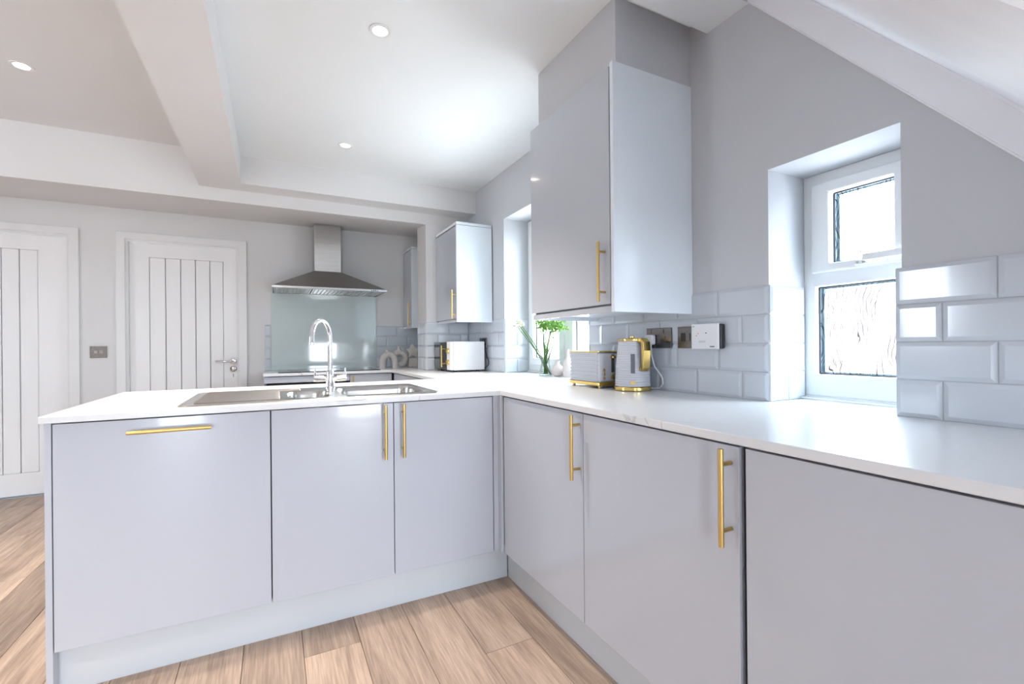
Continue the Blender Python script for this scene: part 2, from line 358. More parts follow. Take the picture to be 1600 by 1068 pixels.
obj('shadow_gap_bead', tube(B(), [Vector((XW - 0.004, y, zs_l(y) - 0.003)) for y in (y0, y1)], 0.004, 8), M_stair, st, smooth=True)

# ------------------------------------------------------------------ tiles
TCACHE = {}
def tile_mesh(w, h, m=M_tile):
    key = (round(w, 4), round(h, 4))
    if key in TCACHE: return TCACHE[key]
    bm = B(); d0, d1 = 0.0035, 0.008; b = min(0.011, w * 0.3)
    def ring(i, z): return [bm.verts.new(p) for p in ((i, i, z), (w - i, i, z), (w - i, h - i, z), (i, h - i, z))]
    r = [ring(0, 0), ring(0, d0), ring(b, d1)]
    for a, c in zip(r, r[1:]):
        for k in range(4): bm.faces.new((a[k], a[(k+1) % 4], c[(k+1) % 4], c[k]))
    bm.faces.new(r[2]); bm.faces.new(r[0][::-1])
    bmesh.ops.recalc_face_normals(bm, faces=bm.faces)
    me = bpy.data.meshes.new('tile'); bm.to_mesh(me); bm.free(); me.materials.append(m); TCACHE[key] = me; return me
def tile_run(parent, origin, udir, ndir, u0, u1, phase, z0=WT, rows=4, pitch=0.209, top=None):
    """udir: along the course, ndir: out of the wall; phase: list of first joint offset per row parity"""
    U = Vector(udir); N = Vector(ndir)
    for r in range(rows):
        j = u0 + phase[r % 2]
        edges = [u0]
        while j < u1 - 0.004:
            if j > u0 + 0.004: edges.append(j)
            j += pitch
        edges.append(u1)
        for a, b in zip(edges, edges[1:]):
            w = b - a - 0.0028; h = ROW - 0.0028
            if w < 0.004: continue
            o = bpy.data.objects.new('tile', tile_mesh(w, h)); COL.objects.link(o); o.parent = parent
            M = Matrix.Identity(4)
            p = Vector(origin) + U * a
            Z = Vector((0, 0, 1))
            # local x -> along U (flip so that x cross y = normal)
            if U.cross(Z).dot(N) > 0:
                X = U; base = p + U * 0.0014
            else:
                X = -U; base = p + U * (b - a - 0.0014)
            base = base + Z * (z0 + r * ROW + 0.0014)
            for k in range(3):
                M[k][0] = X[k]; M[k][1] = Z[k]; M[k][2] = N[k]; M[k][3] = base[k]
            pl = Vector((0, 0, 0)) if parent is None else Vector(parent.location)
            o.matrix_local = Matrix.Translation(-pl) @ M
def grout(parent, *b): obj('grout_bed', bx(*b), M_grout, parent)
# rows counted from the worktop upwards; row 0 and 2 = phase[0], row 1 and 3 = phase[1]
tile_run(wall_r, (XW - 0.0005, 0, 0), (0, 1, 0), (-1, 0, 0), 0.16, 0.6725, [0.6725 - 0.104 - 0.16 - 0.209, 0.6725 - 0.209*2 - 0.16])
tile_run(wall_r, (XW - 0.0005, 0, 0), (0, 1, 0), (-1, 0, 0), 1.0505, 2.105, [0.105, 0.209])
tile_run(wall_r, (XW - 0.0005, 0, 0), (0, 1, 0), (-1, 0, 0), 3.172, 3.888, [0.105, 0.209])
grout(wall_r, XW - 0.0028, XW, 0.16, 0.658, WT, TT - 0.001); grout(wall_r, XW - 0.0028, XW, 1.0505, 2.105, WT, TT - 0.001); grout(wall_r, XW - 0.0028, XW, 3.172, 3.888, WT, TT - 0.001)
# tiled window jambs
tile_run(wall_r, (XW, 1.0505, 0), (1, 0, 0), (0, -1, 0), 0.0, 0.206, [0.105, 0.206])
tile_run(wall_r, (XW, 3.1725, 0), (1, 0, 0), (0, -1, 0), 0.0, 0.206, [0.105, 0.206])
for r in range(4):
    obj('tile', bx(XW - 0.004, 1.765, 0.6585, 0.6720, WT + r*ROW + 0.0014, WT + (r+1)*ROW - 0.0014), M_tile, wall_r, bevel=0.002, seg=1)
grout(wall_r, XW - 0.002, 1.764, 0.658, 0.6705, WT, TT - 0.001)
# pier and alcove tiles
pier = bpy.data.objects['wall_pier']
tile_run(pier, (0, 3.8895, 0), (1, 0, 0), (0, -1, 0), 1.166, XW - 0.008, [0.105, 0.209])
tile_run(pier, (1.1695, 0, 0), (0, 1, 0), (-1, 0, 0), 3.890, 4.148, [0.105, 0.209])
grout(pier, 1.166, XW - 0.001, 3.8872, 3.89, WT, TT - 0.001); grout(pier, 1.1672, 1.17, 3.89, 4.149, WT, TT - 0.001)
tile_run(wall_b, (0, YB - 0.0005, 0), (1, 0, 0), (0, -1, 0), -0.072, -0.022, [0.209, 0.209])
tile_run(wall_b, (0, YB - 0.0005, 0), (1, 0, 0), (0, -1, 0), 0.918, XW - 0.002, [0.105, 0.209])
grout(wall_b, -0.072, -0.022, YB - 0.003, YB, WT, TT - 0.001); grout(wall_b, 0.918, XW - 0.001, YB - 0.003, YB, WT, TT - 0.001)

# ------------------------------------------------------------------ windows
XF = 1.772  # inner face of frames
w1 = thing('window_1', 'small white casement window with patterned glass beside the staircase', 'window', (XF, 0.855, 0.90), kind='structure')
fy0, fy1, fz0, fz1 = 0.660, 1.050, 0.912, 1.722
us = [fy0, fy0 + 0.040, fy1 - 0.040, fy1]; vs = [fz0, 0.992, 1.312, 1.366, fz1 - 0.045, fz1]
obj('frame', cells(B(), us, vs, lambda i, j: not (i == 1 and j in (1, 3)), 'X', XF, XF + 0.06), M_upvc, w1, bevel=0.004)
sy0, sy1, sz0, sz1 = fy0 + 0.036, fy1 - 0.036, 1.360, fz1 - 0.040
us = [sy0, sy0 + 0.062, sy1 - 0.062, sy1]; vs = [sz0, sz0 + 0.030, sz1 - 0.040, sz1]
sash = obj('sash', cells(B(), us, vs, lambda i, j: not (i == 1 and j == 1), 'X', XF - 0.018, XF + 0.045), M_upvc, w1, bevel=0.006)
def gasket(nm, y0, y1, z0, z1, xg, par, w=0.004):
    us = [y0, y0 + w, y1 - w, y1]; vs = [z0, z0 + w, z1 - w, z1]
    obj(nm, cells(B(), us, vs, lambda i, j: not (i == 1 and j == 1), 'X', xg, xg + 0.006), M_gasket, par)
gasket('gasket', sy0 + 0.062, sy1 - 0.062, sz0 + 0.030, sz1 - 0.040, XF + 0.012, sash)
gasket('gasket', fy0 + 0.040, fy1 - 0.040, 0.992, 1.312, XF + 0.022, w1)
def spacer(y0, y1, z0, z1, xg, par, w=0.011):
    us = [y0, y0 + w, y1 - w, y1]; vs = [z0, z0 + w * 0.5, z1 - w * 0.5, z1]
    obj('glazing_spacer', cells(B(), us, vs, lambda i, j: not (i == 1 and j == 1), 'X', xg, xg + 0.012), M_spacer, par)
spacer(sy0 + 0.065, sy1 - 0.065, sz0 + 0.033, sz1 - 0.043, XF + 0.026, sash); spacer(fy0 + 0.043, fy1 - 0.043, 0.995, 1.309, XF + 0.034, w1)
obj('pane', bx(XF + 0.020, XF + 0.024, sy0 + 0.058, sy1 - 0.058, sz0 + 0.026, sz1 - 0.036), M_obscure, sash, label='obscure patterned upper pane')
obj('pane', bx(XF + 0.029, XF + 0.033, fy0 + 0.036, fy1 - 0.036, 0.988, 1.316), M_obscure, w1, label='obscure patterned lower pane')
hd = obj('handle', bx(XF - 0.026, XF - 0.018, 0.775, 0.868, 1.368, 1.386), M_upvc, sash, bevel=0.003)
tb = tube(B(), [(XF - 0.026, 0.822, 1.377), (XF - 0.045, 0.822, 1.379)], 0.007, 12)
box(tb, XF - 0.052, XF - 0.040, 0.705, 0.832, 1.376, 1.398); obj('lever', tb, M_upvc, hd, bevel=0.003)
lk = tube(B(), [(XF - 0.0262, 0.838, 1.377), (XF - 0.0285, 0.838, 1.377)], 0.0055, 12); tube(lk, [(XF - 0.0262, 0.858, 1.376), (XF - 0.0275, 0.858, 1.376)], 0.004, 10)
obj('lock_barrel', lk, M_satin, hd)
sb = bx(XF - 0.004, XF + 0.02, fy0, fy1, 0.901, 0.913); box(sb, XF - 0.030, XF, fy0, fy1, 0.9005, 0.908); obj('sill_trim', sb, M_upvc, w1, bevel=0.002)
obj('sill_board', bx(XW + 0.001, XF + 0.02, 0.673, 1.042, WT - 0.004, WT + 0.0004), M_upvc, w1)

w2 = thing('window_2', 'larger white double casement window behind the wall cabinet', 'window', (XF, 2.64, 0.90), kind='structure')
fy0, fy1, fz0, fz1 = 2.106, 3.170, 0.912, 2.068
us = [fy0, fy0 + 0.045, 2.595, 2.665, fy1 - 0.045, fy1]; vs = [fz0, fz0 + 0.05, fz1 - 0.05, fz1]
obj('frame', cells(B(), us, vs, lambda i, j: not (j == 1 and i in (1, 3)), 'X', XF, XF + 0.06), M_upvc, w2, bevel=0.004)
for a, b in ((fy0 + 0.040, 2.600), (2.660, fy1 - 0.040)):
    us = [a, a + 0.055, b - 0.055, b]; vs = [fz0 + 0.045, fz0 + 0.10, fz1 - 0.10, fz1 - 0.045]
    s2 = obj('sash', cells(B(), us, vs, lambda i, j: not (i == 1 and j == 1), 'X', XF - 0.016, XF + 0.045), M_upvc, w2, bevel=0.005)
    gasket('gasket', a + 0.055, b - 0.055, fz0 + 0.10, fz1 - 0.10, XF + 0.014, s2)
    obj('pane', bx(XF + 0.020, XF + 0.024, a + 0.052, b - 0.052, fz0 + 0.097, fz1 - 0.097), M_clear, s2)
obj('sill_trim', bx(XF - 0.014, XF + 0.02, fy0, fy1, 0.901, 0.912), M_upvc, w2, bevel=0.002)
obj('sill_board', bx(XW + 0.001, XF + 0.02, 2.107, 3.164, WT - 0.004, WT + 0.0004), M_upvc, w2)

w3 = thing('window_3', 'white glazed garden door in the rear wall, left one', 'window', (-1.05, YR - 0.1, 0.02), kind='structure')
us = [-1.35, -1.29, -0.81, -0.75]; vs = [0.02, 0.08, 2.14, 2.2]
obj('frame', cells(B(), us, vs, lambda i, j: not (j == 1 and i == 1), 'Y', YR - 0.13, YR - 0.07), M_upvc, w3, bevel=0.004)
w4 = thing('window_4', 'white glazed garden door in the rear wall, right one', 'window', (1.13, YR - 0.1, 0.02), kind='structure')
obj('frame', cells(B(), [0.76, 0.82, 1.44, 1.50], [0.02, 0.08, 2.14, 2.2], lambda i, j: not (i == 1 and j == 1), 'Y', YR - 0.13, YR - 0.07), M_upvc, w4, bevel=0.004)
w5 = thing('added_window_left', 'added unseen window in the left wall that lets in extra daylight', 'window', (XL, 2.55, 1.1), kind='structure')  # unseen opening added in the left wall to brighten the room
obj('frame', cells(B(), [2.3, 2.34, 2.76, 2.8], [1.1, 1.14, 1.96, 2.0], lambda i, j: not (i == 1 and j == 1), 'X', XL - 0.10, XL - 0.04), M_upvc, w5, bevel=0.004)
ow = tag(obj('garden_wall', bx(5.2, 5.45, -2.0, 5.0, -0.3, 1.66), M_brick), 'pale pink garden wall seen blurred through the small window', 'wall', kind='structure')

# ------------------------------------------------------------------ doors in the back wall
def board_door(name, label, x0, x1, grooves, handle_x=None):
    d = thing(name, label, 'door', ((x0 + x1) / 2, YB, 0), kind='structure')
    zt = 2.000; a = 0.056
    us = [x0 - a, x0 + 0.006, x1 - 0.006, x1 + a]; vs = [0.0, zt, zt + a]
    obj('architrave', cells(B(), us, vs, lambda i, j: not (i == 1 and j == 0), 'Y', YB - 0.018, YB), M_white, d, bevel=0.005)
    us = [x0, x0 + 0.020, x1 - 0.020, x1]; vs = [0.0, zt - 0.016, zt + 0.004]
    obj('door_lining', cells(B(), us, vs, lambda i, j: not (i == 1 and j == 0), 'Y', YB, YB + 0.115), M_white, d)
    yf = YB + 0.034
    l, r = x0 + 0.022, x1 - 0.022
    zt2 = zt - 0.019
    gl, gr = grooves[0], grooves[-1]
    us = [l, gl, gr, r]; vs = [0.006, 0.175, 1.868, zt2]
    obj('door_leaf_frame', cells(B(), us, vs, lambda i, j: not (i == 1 and j == 1), 'Y', yf, yf + 0.040), M_doorw, d, bevel=0.002, seg=1)
    for g, h in zip(grooves, grooves[1:]):
        obj('board', bx(g + 0.0025, h - 0.0025, yf + 0.002, yf + 0.030, 0.176, 1.867), M_doorw, d, bevel=0.004, seg=1)
    obj('door_core', bx(l, r, yf + 0.0305, yf + 0.044, 0.002, zt2), M_doorw, d)
    obj('threshold', bx(x0, x1, YB, YB + 0.115, 0.0, 0.004), M_carcass, d)
    if handle_x is not None:
        hx = handle_x; z = 0.990
        h = obj('lever_handle', lathe(B(), [(0.025, 0), (0.025, 0.008), (0.018, 0.010)], seg=24), M_chrome, d, smooth=True, world=False)
        h.matrix_local = Matrix.Translation(Vector((hx, yf, z)) - Vector(d.location)) @ Matrix.Rotation(PI/2, 4, 'X')
        obj('lever', tube(B(), [(hx, yf - 0.008, z), (hx, yf - 0.045, z), (hx - 0.012, yf - 0.055, z), (hx - 0.06, yf - 0.056, z - 0.001), (hx - 0.118, yf - 0.056, z + 0.003), (hx - 0.128, yf - 0.052, z + 0.003)], 0.008, 12), M_chrome, d, smooth=True)
        k = obj('keyhole_rose', lathe(B(), [(0.026, 0), (0.026, 0.007), (0.02, 0.009)], seg=24), M_satin, d, smooth=True, world=False)
        k.matrix_local = Matrix.Translation(Vector((hx, yf, z - 0.068)) - Vector(d.location)) @ Matrix.Rotation(PI/2, 4, 'X')
        obj('key', bx(hx - 0.002, hx + 0.002, yf - 0.03, yf - 0.009, z - 0.085, z - 0.06), M_satin, d)
        obj('key_hole', bx(hx - 0.0025, hx + 0.0025, yf - 0.0006, yf, z - 0.142, z - 0.112), M_greym, d)
    return d
board_door('door_1', 'white boarded door at the far left edge', D1[0], D1[1], [-2.02, -1.91, -1.805, -1.706, -1.601])
board_door('door_2', 'white boarded door with chrome lever handle left of the cooker hood', D2[0], D2[1], [-0.918, -0.808, -0.702, -0.597, -0.492, -0.392], -0.322)
for k, (a, b) in enumerate(((XL, D1[0] - 0.057), (D1[1] + 0.057, D2[0] - 0.057), (D2[1] + 0.057, -0.078))):
    struct('baseboard_back' if k == 0 else 'baseboard_back_%d' % (k + 1), bx(a, b, YB - 0.015, YB, 0, 0.12), M_white, ['white skirting board left of the far left door', 'white skirting board between the two white doors', 'white skirting board between door and cooking alcove'][k], 'skirting', bevel=0.003)

# ------------------------------------------------------------------ brass bar handle
def bar_handle(parent, p0, p1, out, name='handle', r=0.0062, posts=0.16):
    """p0,p1: bar ends (world); out: vector from bar to door face"""
    p0, p1, out = Vector(p0), Vector(p1), Vector(out)
    bm = tube(B(), [p0, p1], r, 14)
    d = (p1 - p0)
    for t in (posts, 1 - posts):
        q = p0 + d * t; tube(bm, [q, q + out], r * 0.78, 10)
    return obj(name, bm, M_gold, parent, smooth=True)
def carcass(x0, x1, y0, y1, z0, z1, t=0.018, openside=None):
    """hollow box, open at the top and on the door side"""
    bm = B()
    box(bm, x0, x1, y0, y1, z0, z0 + t)
    if openside != '-X': box(bm, x0, x0 + t, y0, y1, z0 + t, z1)
    if openside != '+X': box(bm, x1 - t, x1, y0, y1, z0 + t, z1)
    if openside != '-Y': box(bm, x0 + t, x1 - t, y0, y0 + t, z0 + t, z1)
    if openside != '+Y': box(bm, x0 + t, x1 - t, y1 - t, y1, z0 + t, z1)
    return bm

ZB, ZD = 0.155, 0.8715
DT = 0.019
# peninsula units
c = thing('dishwasher_cabinet', 'pale grey gloss dishwasher front with horizontal brass bar handle, left end of peninsula', 'cabinet', (-0.32, 2.2, 0.155))
obj('body', carcass(-0.6205, -0.0135, YD + DT + 0.002, 2.54, ZB - 0.005, WB - 0.001, openside='-Y'), M_carcass, c)
d = obj('door', bx(-0.6205, -0.0145, YD, YD + DT, ZB, ZD), M_gloss, c, bevel=0.0012)
bar_handle(d, (-0.430, YD - 0.034, 0.832), (-0.196, YD - 0.034, 0.832), (0, 0.034, 0), posts=0.2)
c = thing('sink_cabinet', 'pale grey gloss double-door cabinet with paired brass handles under the sink', 'cabinet', (0.44, 2.2, 0.155))
obj('body', carcass(-0.0115, 0.9005, YD + DT + 0.002, 2.54, ZB - 0.005, WB - 0.001, openside='-Y'), M_carcass, c)
d = obj('door', bx(-0.0102, 0.4425, YD, YD + DT, ZB, ZD), M_gloss, c, bevel=0.0012); bar_handle(d, (0.405, YD - 0.034, 0.645), (0.405, YD - 0.034, 0.868), (0, 0.034, 0))
d = obj('door', bx(0.4455, 0.8985, YD, YD + DT, ZB, ZD), M_gloss, c, bevel=0.0012); bar_handle(d, (0.480, YD - 0.034, 0.645), (0.480, YD - 0.034, 0.868), (0, 0.034, 0))
tag(obj('corner_filler', prism(B(), [(0.9025, YD), (0.924, YD), (0.924, 1.922), (XD, 1.922), (XD, 1.940), (0.942, 1.975), (0.9025, 1.975)], 'Z', ZB, WB - 0.001), M_gloss, bevel=0.001), 'slim pale grey corner post where peninsula meets right-hand run', 'filler panel')
tag(obj('end_panel', bx(-0.6405, -0.6235, YD, 2.83, 0.0, WB - 0.001), M_gloss, bevel=0.001), 'pale grey full-height end panel at the peninsula\'s free end', 'panel')
tag(obj('back_panel', bx(-0.6225, 0.925, 2.80, 2.818, 0.0, WB - 0.001), M_gloss_lit, bevel=0.001), 'pale grey panel closing the back of the peninsula', 'panel')
tag(obj('plinth', bx(-0.628, 0.990, 2.000, 2.016, 0.0, 0.149), M_plinth, bevel=0.001), 'pale blue-grey plinth board under the peninsula doors', 'plinth')
tag(obj('plinth', bx(0.992, 1.008, 0.12, 1.998, 0.0, 0.149), M_plinth, bevel=0.001), 'grey plinth board under the right-hand run of doors', 'plinth')
# right-hand run
def right_unit(name, label, y0, y1, hz=None, hy=None, ymax=None):
    c = thing(name, label, 'cabinet', (1.2, (y0 + y1) / 2, 0.155))
    obj('body', carcass(XD + DT + 0.002, XW - 0.03, y0 - 0.001, (ymax or y1) + 0.001, ZB - 0.005, WB - 0.001, openside='-X'), M_carcass, c)
    d = obj('door', bx(XD, XD + DT, y0, y1, ZB, ZD), M_gloss, c, bevel=0.0012)
    if hy is not None: bar_handle(d, (XD - 0.035, hy, 0.645), (XD - 0.035, hy, 0.868), (0.035, 0, 0))
    return c
right_unit('corner_cabinet', 'narrow-looking gloss base cabinet door with brass handle next to the inside corner', 1.3048, 1.918, hy=1.322)
right_unit('base_cabinet', 'wide gloss base cabinet door with large brass handle, middle of right-hand run', 0.7045, 1.3008, hy=0.7245)
right_unit('base_cabinet', 'handleless gloss base panel nearest the viewer at the right edge', 0.100, 0.6875)
# worktop: peninsula + right run + alcove run
xs = sorted(set([-0.645, -0.295, -0.076, 0.020, 0.645, XR, 1.1655, XW - 0.0005]))
ysw = sorted(set([0.105, YPF, 2.005, 2.44, 2.845, 3.8805, 4.142, 4.1525, YB - 0.001]))
def keep_w(i, j):
    xa, xb = xs[i], xs[i+1]; ya, yb = ysw[j], ysw[j+1]; xc, yc = (xa+xb)/2, (ya+yb)/2
    if 0.020 < xc < 0.645 and 2.005 < yc < 2.44: return False          # sink cut-out
    if xc > XR: return not (xc > 1.1655 and 3.8805 < yc < 4.1525)      # along the window wall, round the pier
    if YPF < yc < 2.845: return True                                   # peninsula
    if yc > 4.142 and xc > -0.076: return True                         # alcove
    return False
tag(obj('worktop', cells(B(), xs, ysw, keep_w, 'Z', WB, WT), M_marble, bevel=0.0015, seg=1), 'white marble-effect worktop running from peninsula round to the window wall', 'worktop')
# units along window wall behind peninsula and in the alcove
c = thing('base_cabinet', 'grey base cabinet front on the window side behind the peninsula', 'cabinet', (1.2, 3.4, 0.155))
obj('body', carcass(XD + DT + 0.002, XW - 0.03, 2.93, 3.87, 0.0, WB - 0.001, openside='-X'), M_carcass, c)
obj('door', bx(XD, XD + DT, 2.93, 4.10, ZB, ZD), M_gloss, c, bevel=0.0012)
c = thing('oven_cabinet', 'white fronted cabinet with dark top gap under the hob', 'cabinet', (0.25, 4.4, 0.0))
obj('body', carcass(-0.070, 0.575, 4.182, YB - 0.02, 0.0, WB - 0.001, openside='-Y'), M_carcass, c)
obj('top_rail', bx(-0.070, 0.575, 4.160, 4.179, 0.822, ZD), M_gloss, c, bevel=0.001)
obj('front', bx(-0.055, 0.575, 4.160, 4.179, ZB, 0.814), M_black, c, bevel=0.001)
c = thing('drawer_cabinet', 'pale drawer unit with brass handle right of the hob', 'cabinet', (0.75, 4.4, 0.0))
obj('body', carcass(0.578, 0.930, 4.182, YB - 0.02, 0.0, WB - 0.001, openside='-Y'), M_carcass, c)
d = obj('drawer_front', bx(0.5785, 0.930, 4.160, 4.179, 0.60, ZD), M_gloss, c, bevel=0.001)
bar_handle(d, (0.600, 4.128, 0.70), (0.600, 4.128, 0.862), (0, 0.032, 0))
obj('drawer_front', bx(0.5785, 0.930, 4.160, 4.179, ZB, 0.597), M_gloss, c, bevel=0.001)

# ------------------------------------------------------------------ wall cabinets
c = thing('wall_cabinet', 'tall pale gloss wall cabinet with brass handle, nearest and largest', 'cabinet', (1.36, 1.7, 1.232))
obj('side_panel', bx(1.147, XW - 0.001, 1.385, 1.403, 1.232, 2.182), M_gloss_lit, c, bevel=0.001, label='gloss end panel, brightened as if lit')
bm = bx(1.168, XW - 0.009, 1.404, 2.010, 1.258, 2.176); obj('body', bm, M_carcass, c)
obj('pelmet', bx(1.150, 1.168, 1.404, 2.008, 1.232, 1.256), M_gloss, c, bevel=0.001)
obj('underside', bx(1.169, XW - 0.010, 1.404, 2.008, 1.250, 1.2575), M_gloss_lit, c)
obj('side_panel', bx(1.168, XW - 0.009, 2.0105, 2.016, 1.232, 2.176), M_gloss_lit, c)
d = obj('door', bx(1.147, 1.166, 1.4095, 2.016, 1.264, 2.172), M_gloss, c, bevel=0.0012)
bar_handle(d, (1.114, 1.440, 1.274), (1.114, 1.440, 1.504), (0.033, 0, 0))
def small_wall_cab(label, xf, y0, y1, z0, z1, hz0, hz1, hy, xb):
    c = thing('wall_cabinet', label, 'cabinet', ((xf + xb) / 2, (y0 + y1) / 2, z0))
    obj('side_panel', bx(xf, xb, y0, y0 + 0.018, z0, z1 - 0.024), M_gloss_lit, c, bevel=0.001, label='gloss end panel, brightened as if lit')
    obj('body', bx(xf + 0.021, xb, y0 + 0.0185, y1, z0 + 0.02, z1 - 0.03), M_gloss_lit, c)
    obj('pelmet', bx(xf + 0.002, xf + 0.020, y0 + 0.019, y1, z0, z0 + 0.022), M_gloss, c, bevel=0.001)
    d = obj('door', bx(xf, xf + 0.019, y0 + 0.020, y1, z0 + 0.027, z1 - 0.030), M_gloss, c, bevel=0.0012)
    obj('cornice', bx(xf - 0.001, xb, y0 - 0.001, y1, z1 - 0.021, z1), M_gloss_lit, c, bevel=0.0015)
    bar_handle(d, (xf - 0.032, hy, hz0), (xf - 0.032, hy, hz1), (0.032, 0, 0))
    return c
small_wall_cab('wall cabinet with side brightened as if lit and brass handle above the microwave', 1.257, 3.372, 3.878, 1.292, 2.066, 1.315, 1.541, 3.400, XW - 0.010)
small_wall_cab('slim wall cabinet with brass handle in the alcove right of the hood', 1.193, 4.440, 4.762, 1.285, 2.075, 1.305, 1.535, 4.466, XW - 0.002)

# ------------------------------------------------------------------ sink and tap
sk = thing('sink', 'stainless steel one-and-a-half bowl sink with ribbed drainer set in the peninsula', 'sink', (0.175, 2.26, WT))
def rrect(x0, x1, y0, y1, r, n=6):
    pts = []
    for cx_, cy_, a0 in ((x1 - r, y0 + r, -PI/2), (x1 - r, y1 - r, 0), (x0 + r, y1 - r, PI/2), (x0 + r, y0 + r, PI)):
        for k in range(n + 1):
            a = a0 + PI/2 * k / n; pts.append((cx_ + r*math.cos(a), cy_ + r*math.sin(a)))
    return pts
ZS = WT + 0.0045
loops = [rrect(-0.303, 0.657, 1.988, 2.528, 0.03), rrect(0.262, 0.628, 2.035, 2.425, 0.06), rrect(0.050, 0.222, 2.035, 2.345, 0.06)]
bm = B(); eds = []
for lp in loops:
    vs_ = [bm.verts.new((p[0], p[1], ZS)) for p in lp]
    eds += [bm.edges.new((vs_[k], vs_[(k+1) % len(vs_)])) for k in range(len(vs_))]
bmesh.ops.triangle_fill(bm, use_beauty=True, use_dissolve=False, edges=eds)
out = [v for v in bm.verts][:len(loops[0])]
low = [bm.verts.new((v.co.x + (0.004 if v.co.x > 0.17 else -0.004), v.co.y + (0.004 if v.co.y > 2.25 else -0.004), WT + 0.0003)) for v in out]
for k in range(len(out)):
    bm.faces.new((out[k], out[(k+1) % len(out)], low[(k+1) % len(out)], low[k]))
obj('deck', bm, M_sinksteel, sk)
def bowl(lp, depth):
    bm = B(); cxm = sum(p[0] for p in lp)/len(lp); cym = sum(p[1] for p in lp)/len(lp); rings = []
    for s, z in ((1.0, ZS), (0.985, ZS - 0.006), (0.975, ZS - 0.02), (0.94, ZS - depth + 0.03), (0.90, ZS - depth + 0.008), (0.82, ZS - depth), (0.15, ZS - depth - 0.004)):
        rings.append([bm.verts.new((cxm + (p[0]-cxm)*s, cym + (p[1]-cym)*s, z)) for p in lp])
    for a, b in zip(rings, rings[1:]):
        for k in range(len(lp)): bm.faces.new((a[k], a[(k+1) % len(lp)], b[(k+1) % len(lp)], b[k]))
    bm.faces.new(rings[-1]); return bm, (cxm, cym, ZS - depth - 0.004)
for lp, dp, nm in ((loops[1], 0.135, 'main_bowl'), (loops[2], 0.085, 'half_bowl')):
    b_, cc = bowl(lp, dp); o = obj(nm, b_, M_sinksteel, sk, smooth=True)
    obj('waste', lathe(B(), [(0.036, 0.0), (0.036, 0.004), (0.028, 0.002), (0.004, 0.001)], cc, 20), M_chrome, o, smooth=True)
rb = B()
for k in range(8):
    yy = 2.05 + k * 0.057
    tube(rb, [(-0.262, yy, ZS - 0.0005), (-0.255, yy, ZS + 0.001), (0.012 if yy < 2.38 else 0.10, yy, ZS + 0.001), (0.02 if yy < 2.38 else 0.11, yy, ZS - 0.0005)], 0.006, 8)
obj('drainer_ridges', rb, M_sinksteel, sk, smooth=True)['kind'] = 'stuff'

tp = thing('kitchen_tap', 'polished chrome swan-neck mixer tap with two levers behind the sink', 'tap', (0.249, 2.470, ZS))
X0, Y0 = 0.249, 2.470
obj('base', lathe(B(), [(0.026, 0), (0.026, 0.004), (0.021, 0.008), (0.021, 0.050), (0.017, 0.055), (0.017, 0.085), (0.0125, 0.092)], (X0, Y0, ZS), 28), M_chrome, tp, smooth=True)
dirv = Vector((-0.62, -0.78, 0)).normalized(); R = 0.072
pts = [(X0, Y0, ZS + 0.085), (X0, Y0, 1.13)]
zc_ = 1.156
pts.append((X0, Y0, zc_))
for k in range(1, 15):
    a = PI * k / 14 * 0.97; q = Vector((X0, Y0, zc_)) + dirv * (R - R*math.cos(a)) + Vector((0, 0, R * 1.1 * math.sin(a))); pts.append(q)
q = Vector(pts[-1]); pts.append(q + dirv * 0.004 + Vector((0, 0, -0.035)))
obj('neck', tube(B(), pts, 0.0115, 16), M_chrome, tp, smooth=True)
obj('aerator', tube(B(), [pts[-1], Vector(pts[-1]) + Vector((0, 0, -0.012))], 0.0128, 16), M_chrome, tp, smooth=True)
for s in (-1, 1):
    obj('valve_arm', tube(B(), [(X0, Y0, ZS + 0.042), (X0 + s*0.030, Y0, ZS + 0.044), (X0 + s*0.032, Y0, ZS + 0.046), (X0 + s*0.076, Y0, ZS + 0.048), (X0 + s*0.078, Y0, ZS + 0.048)], [0.012, 0.012, 0.0155, 0.0155, 0.012], 18), M_chrome, tp, smooth=True)
    obj('lever', tube(B(), [(X0 + s*0.070, Y0, ZS + 0.060), (X0 + s*0.070, Y0 - 0.004, ZS + 0.098)], [0.0042, 0.0036], 10), M_chrome, tp, smooth=True)

# ------------------------------------------------------------------ hob, splashback, hood
tag(obj('splashback', bx(-0.020, 0.916, YB - 0.0085, YB - 0.0005, WT, 1.610), M_splash, bevel=0.001), 'pale green-grey glass splashback behind the hob', 'splashback')
hb = thing('hob', 'black glass hob set in the alcove worktop', 'hob', (0.42, 4.46, WT))
obj('glass_plate', bx(0.030, 0.840, 4.185, 4.690, WT + 0.0003, WT + 0.0065), M_black, hb, bevel=0.002)
for cxh, cyh, rr in ((0.20, 4.33, 0.075), (0.20, 4.55, 0.095), (0.62, 4.33, 0.095), (0.62, 4.55, 0.075)):
    obj('cooking_zone', lathe(B(), [(rr, 0), (rr, 0.0004), (rr - 0.004, 0.0004), (rr - 0.004, 0)], (cxh, cyh, WT + 0.0066), 40, caps=False), M_greym, hb)
hd_ = thing('cooker_hood', 'brushed steel chimney cooker hood over the splashback', 'cooker hood', (0.45, 4.6, 1.6))
zr0, zr1 = 1.6035, 1.6215; hx0, hx1, hy0, hy1 = -0.012, 0.922, 4.285, YB - 0.001
us = [hx0, hx0 + 0.012, hx1 - 0.012, hx1]; vs = [hy0, hy0 + 0.012, hy1 - 0.012, hy1]
obj('rim', cells(B(), us, vs, lambda i, j: not (i == 1 and j == 1), 'Z', zr0, zr1), M_steel, hd_, bevel=0.0015, seg=1)
bm = B()
cx0, cx1, cy0 = 0.331, 0.557, 4.515
lo = [bm.verts.new(p) for p in ((hx0, hy0, zr1), (hx1, hy0, zr1), (hx1, hy1, zr1), (hx0, hy1, zr1))]
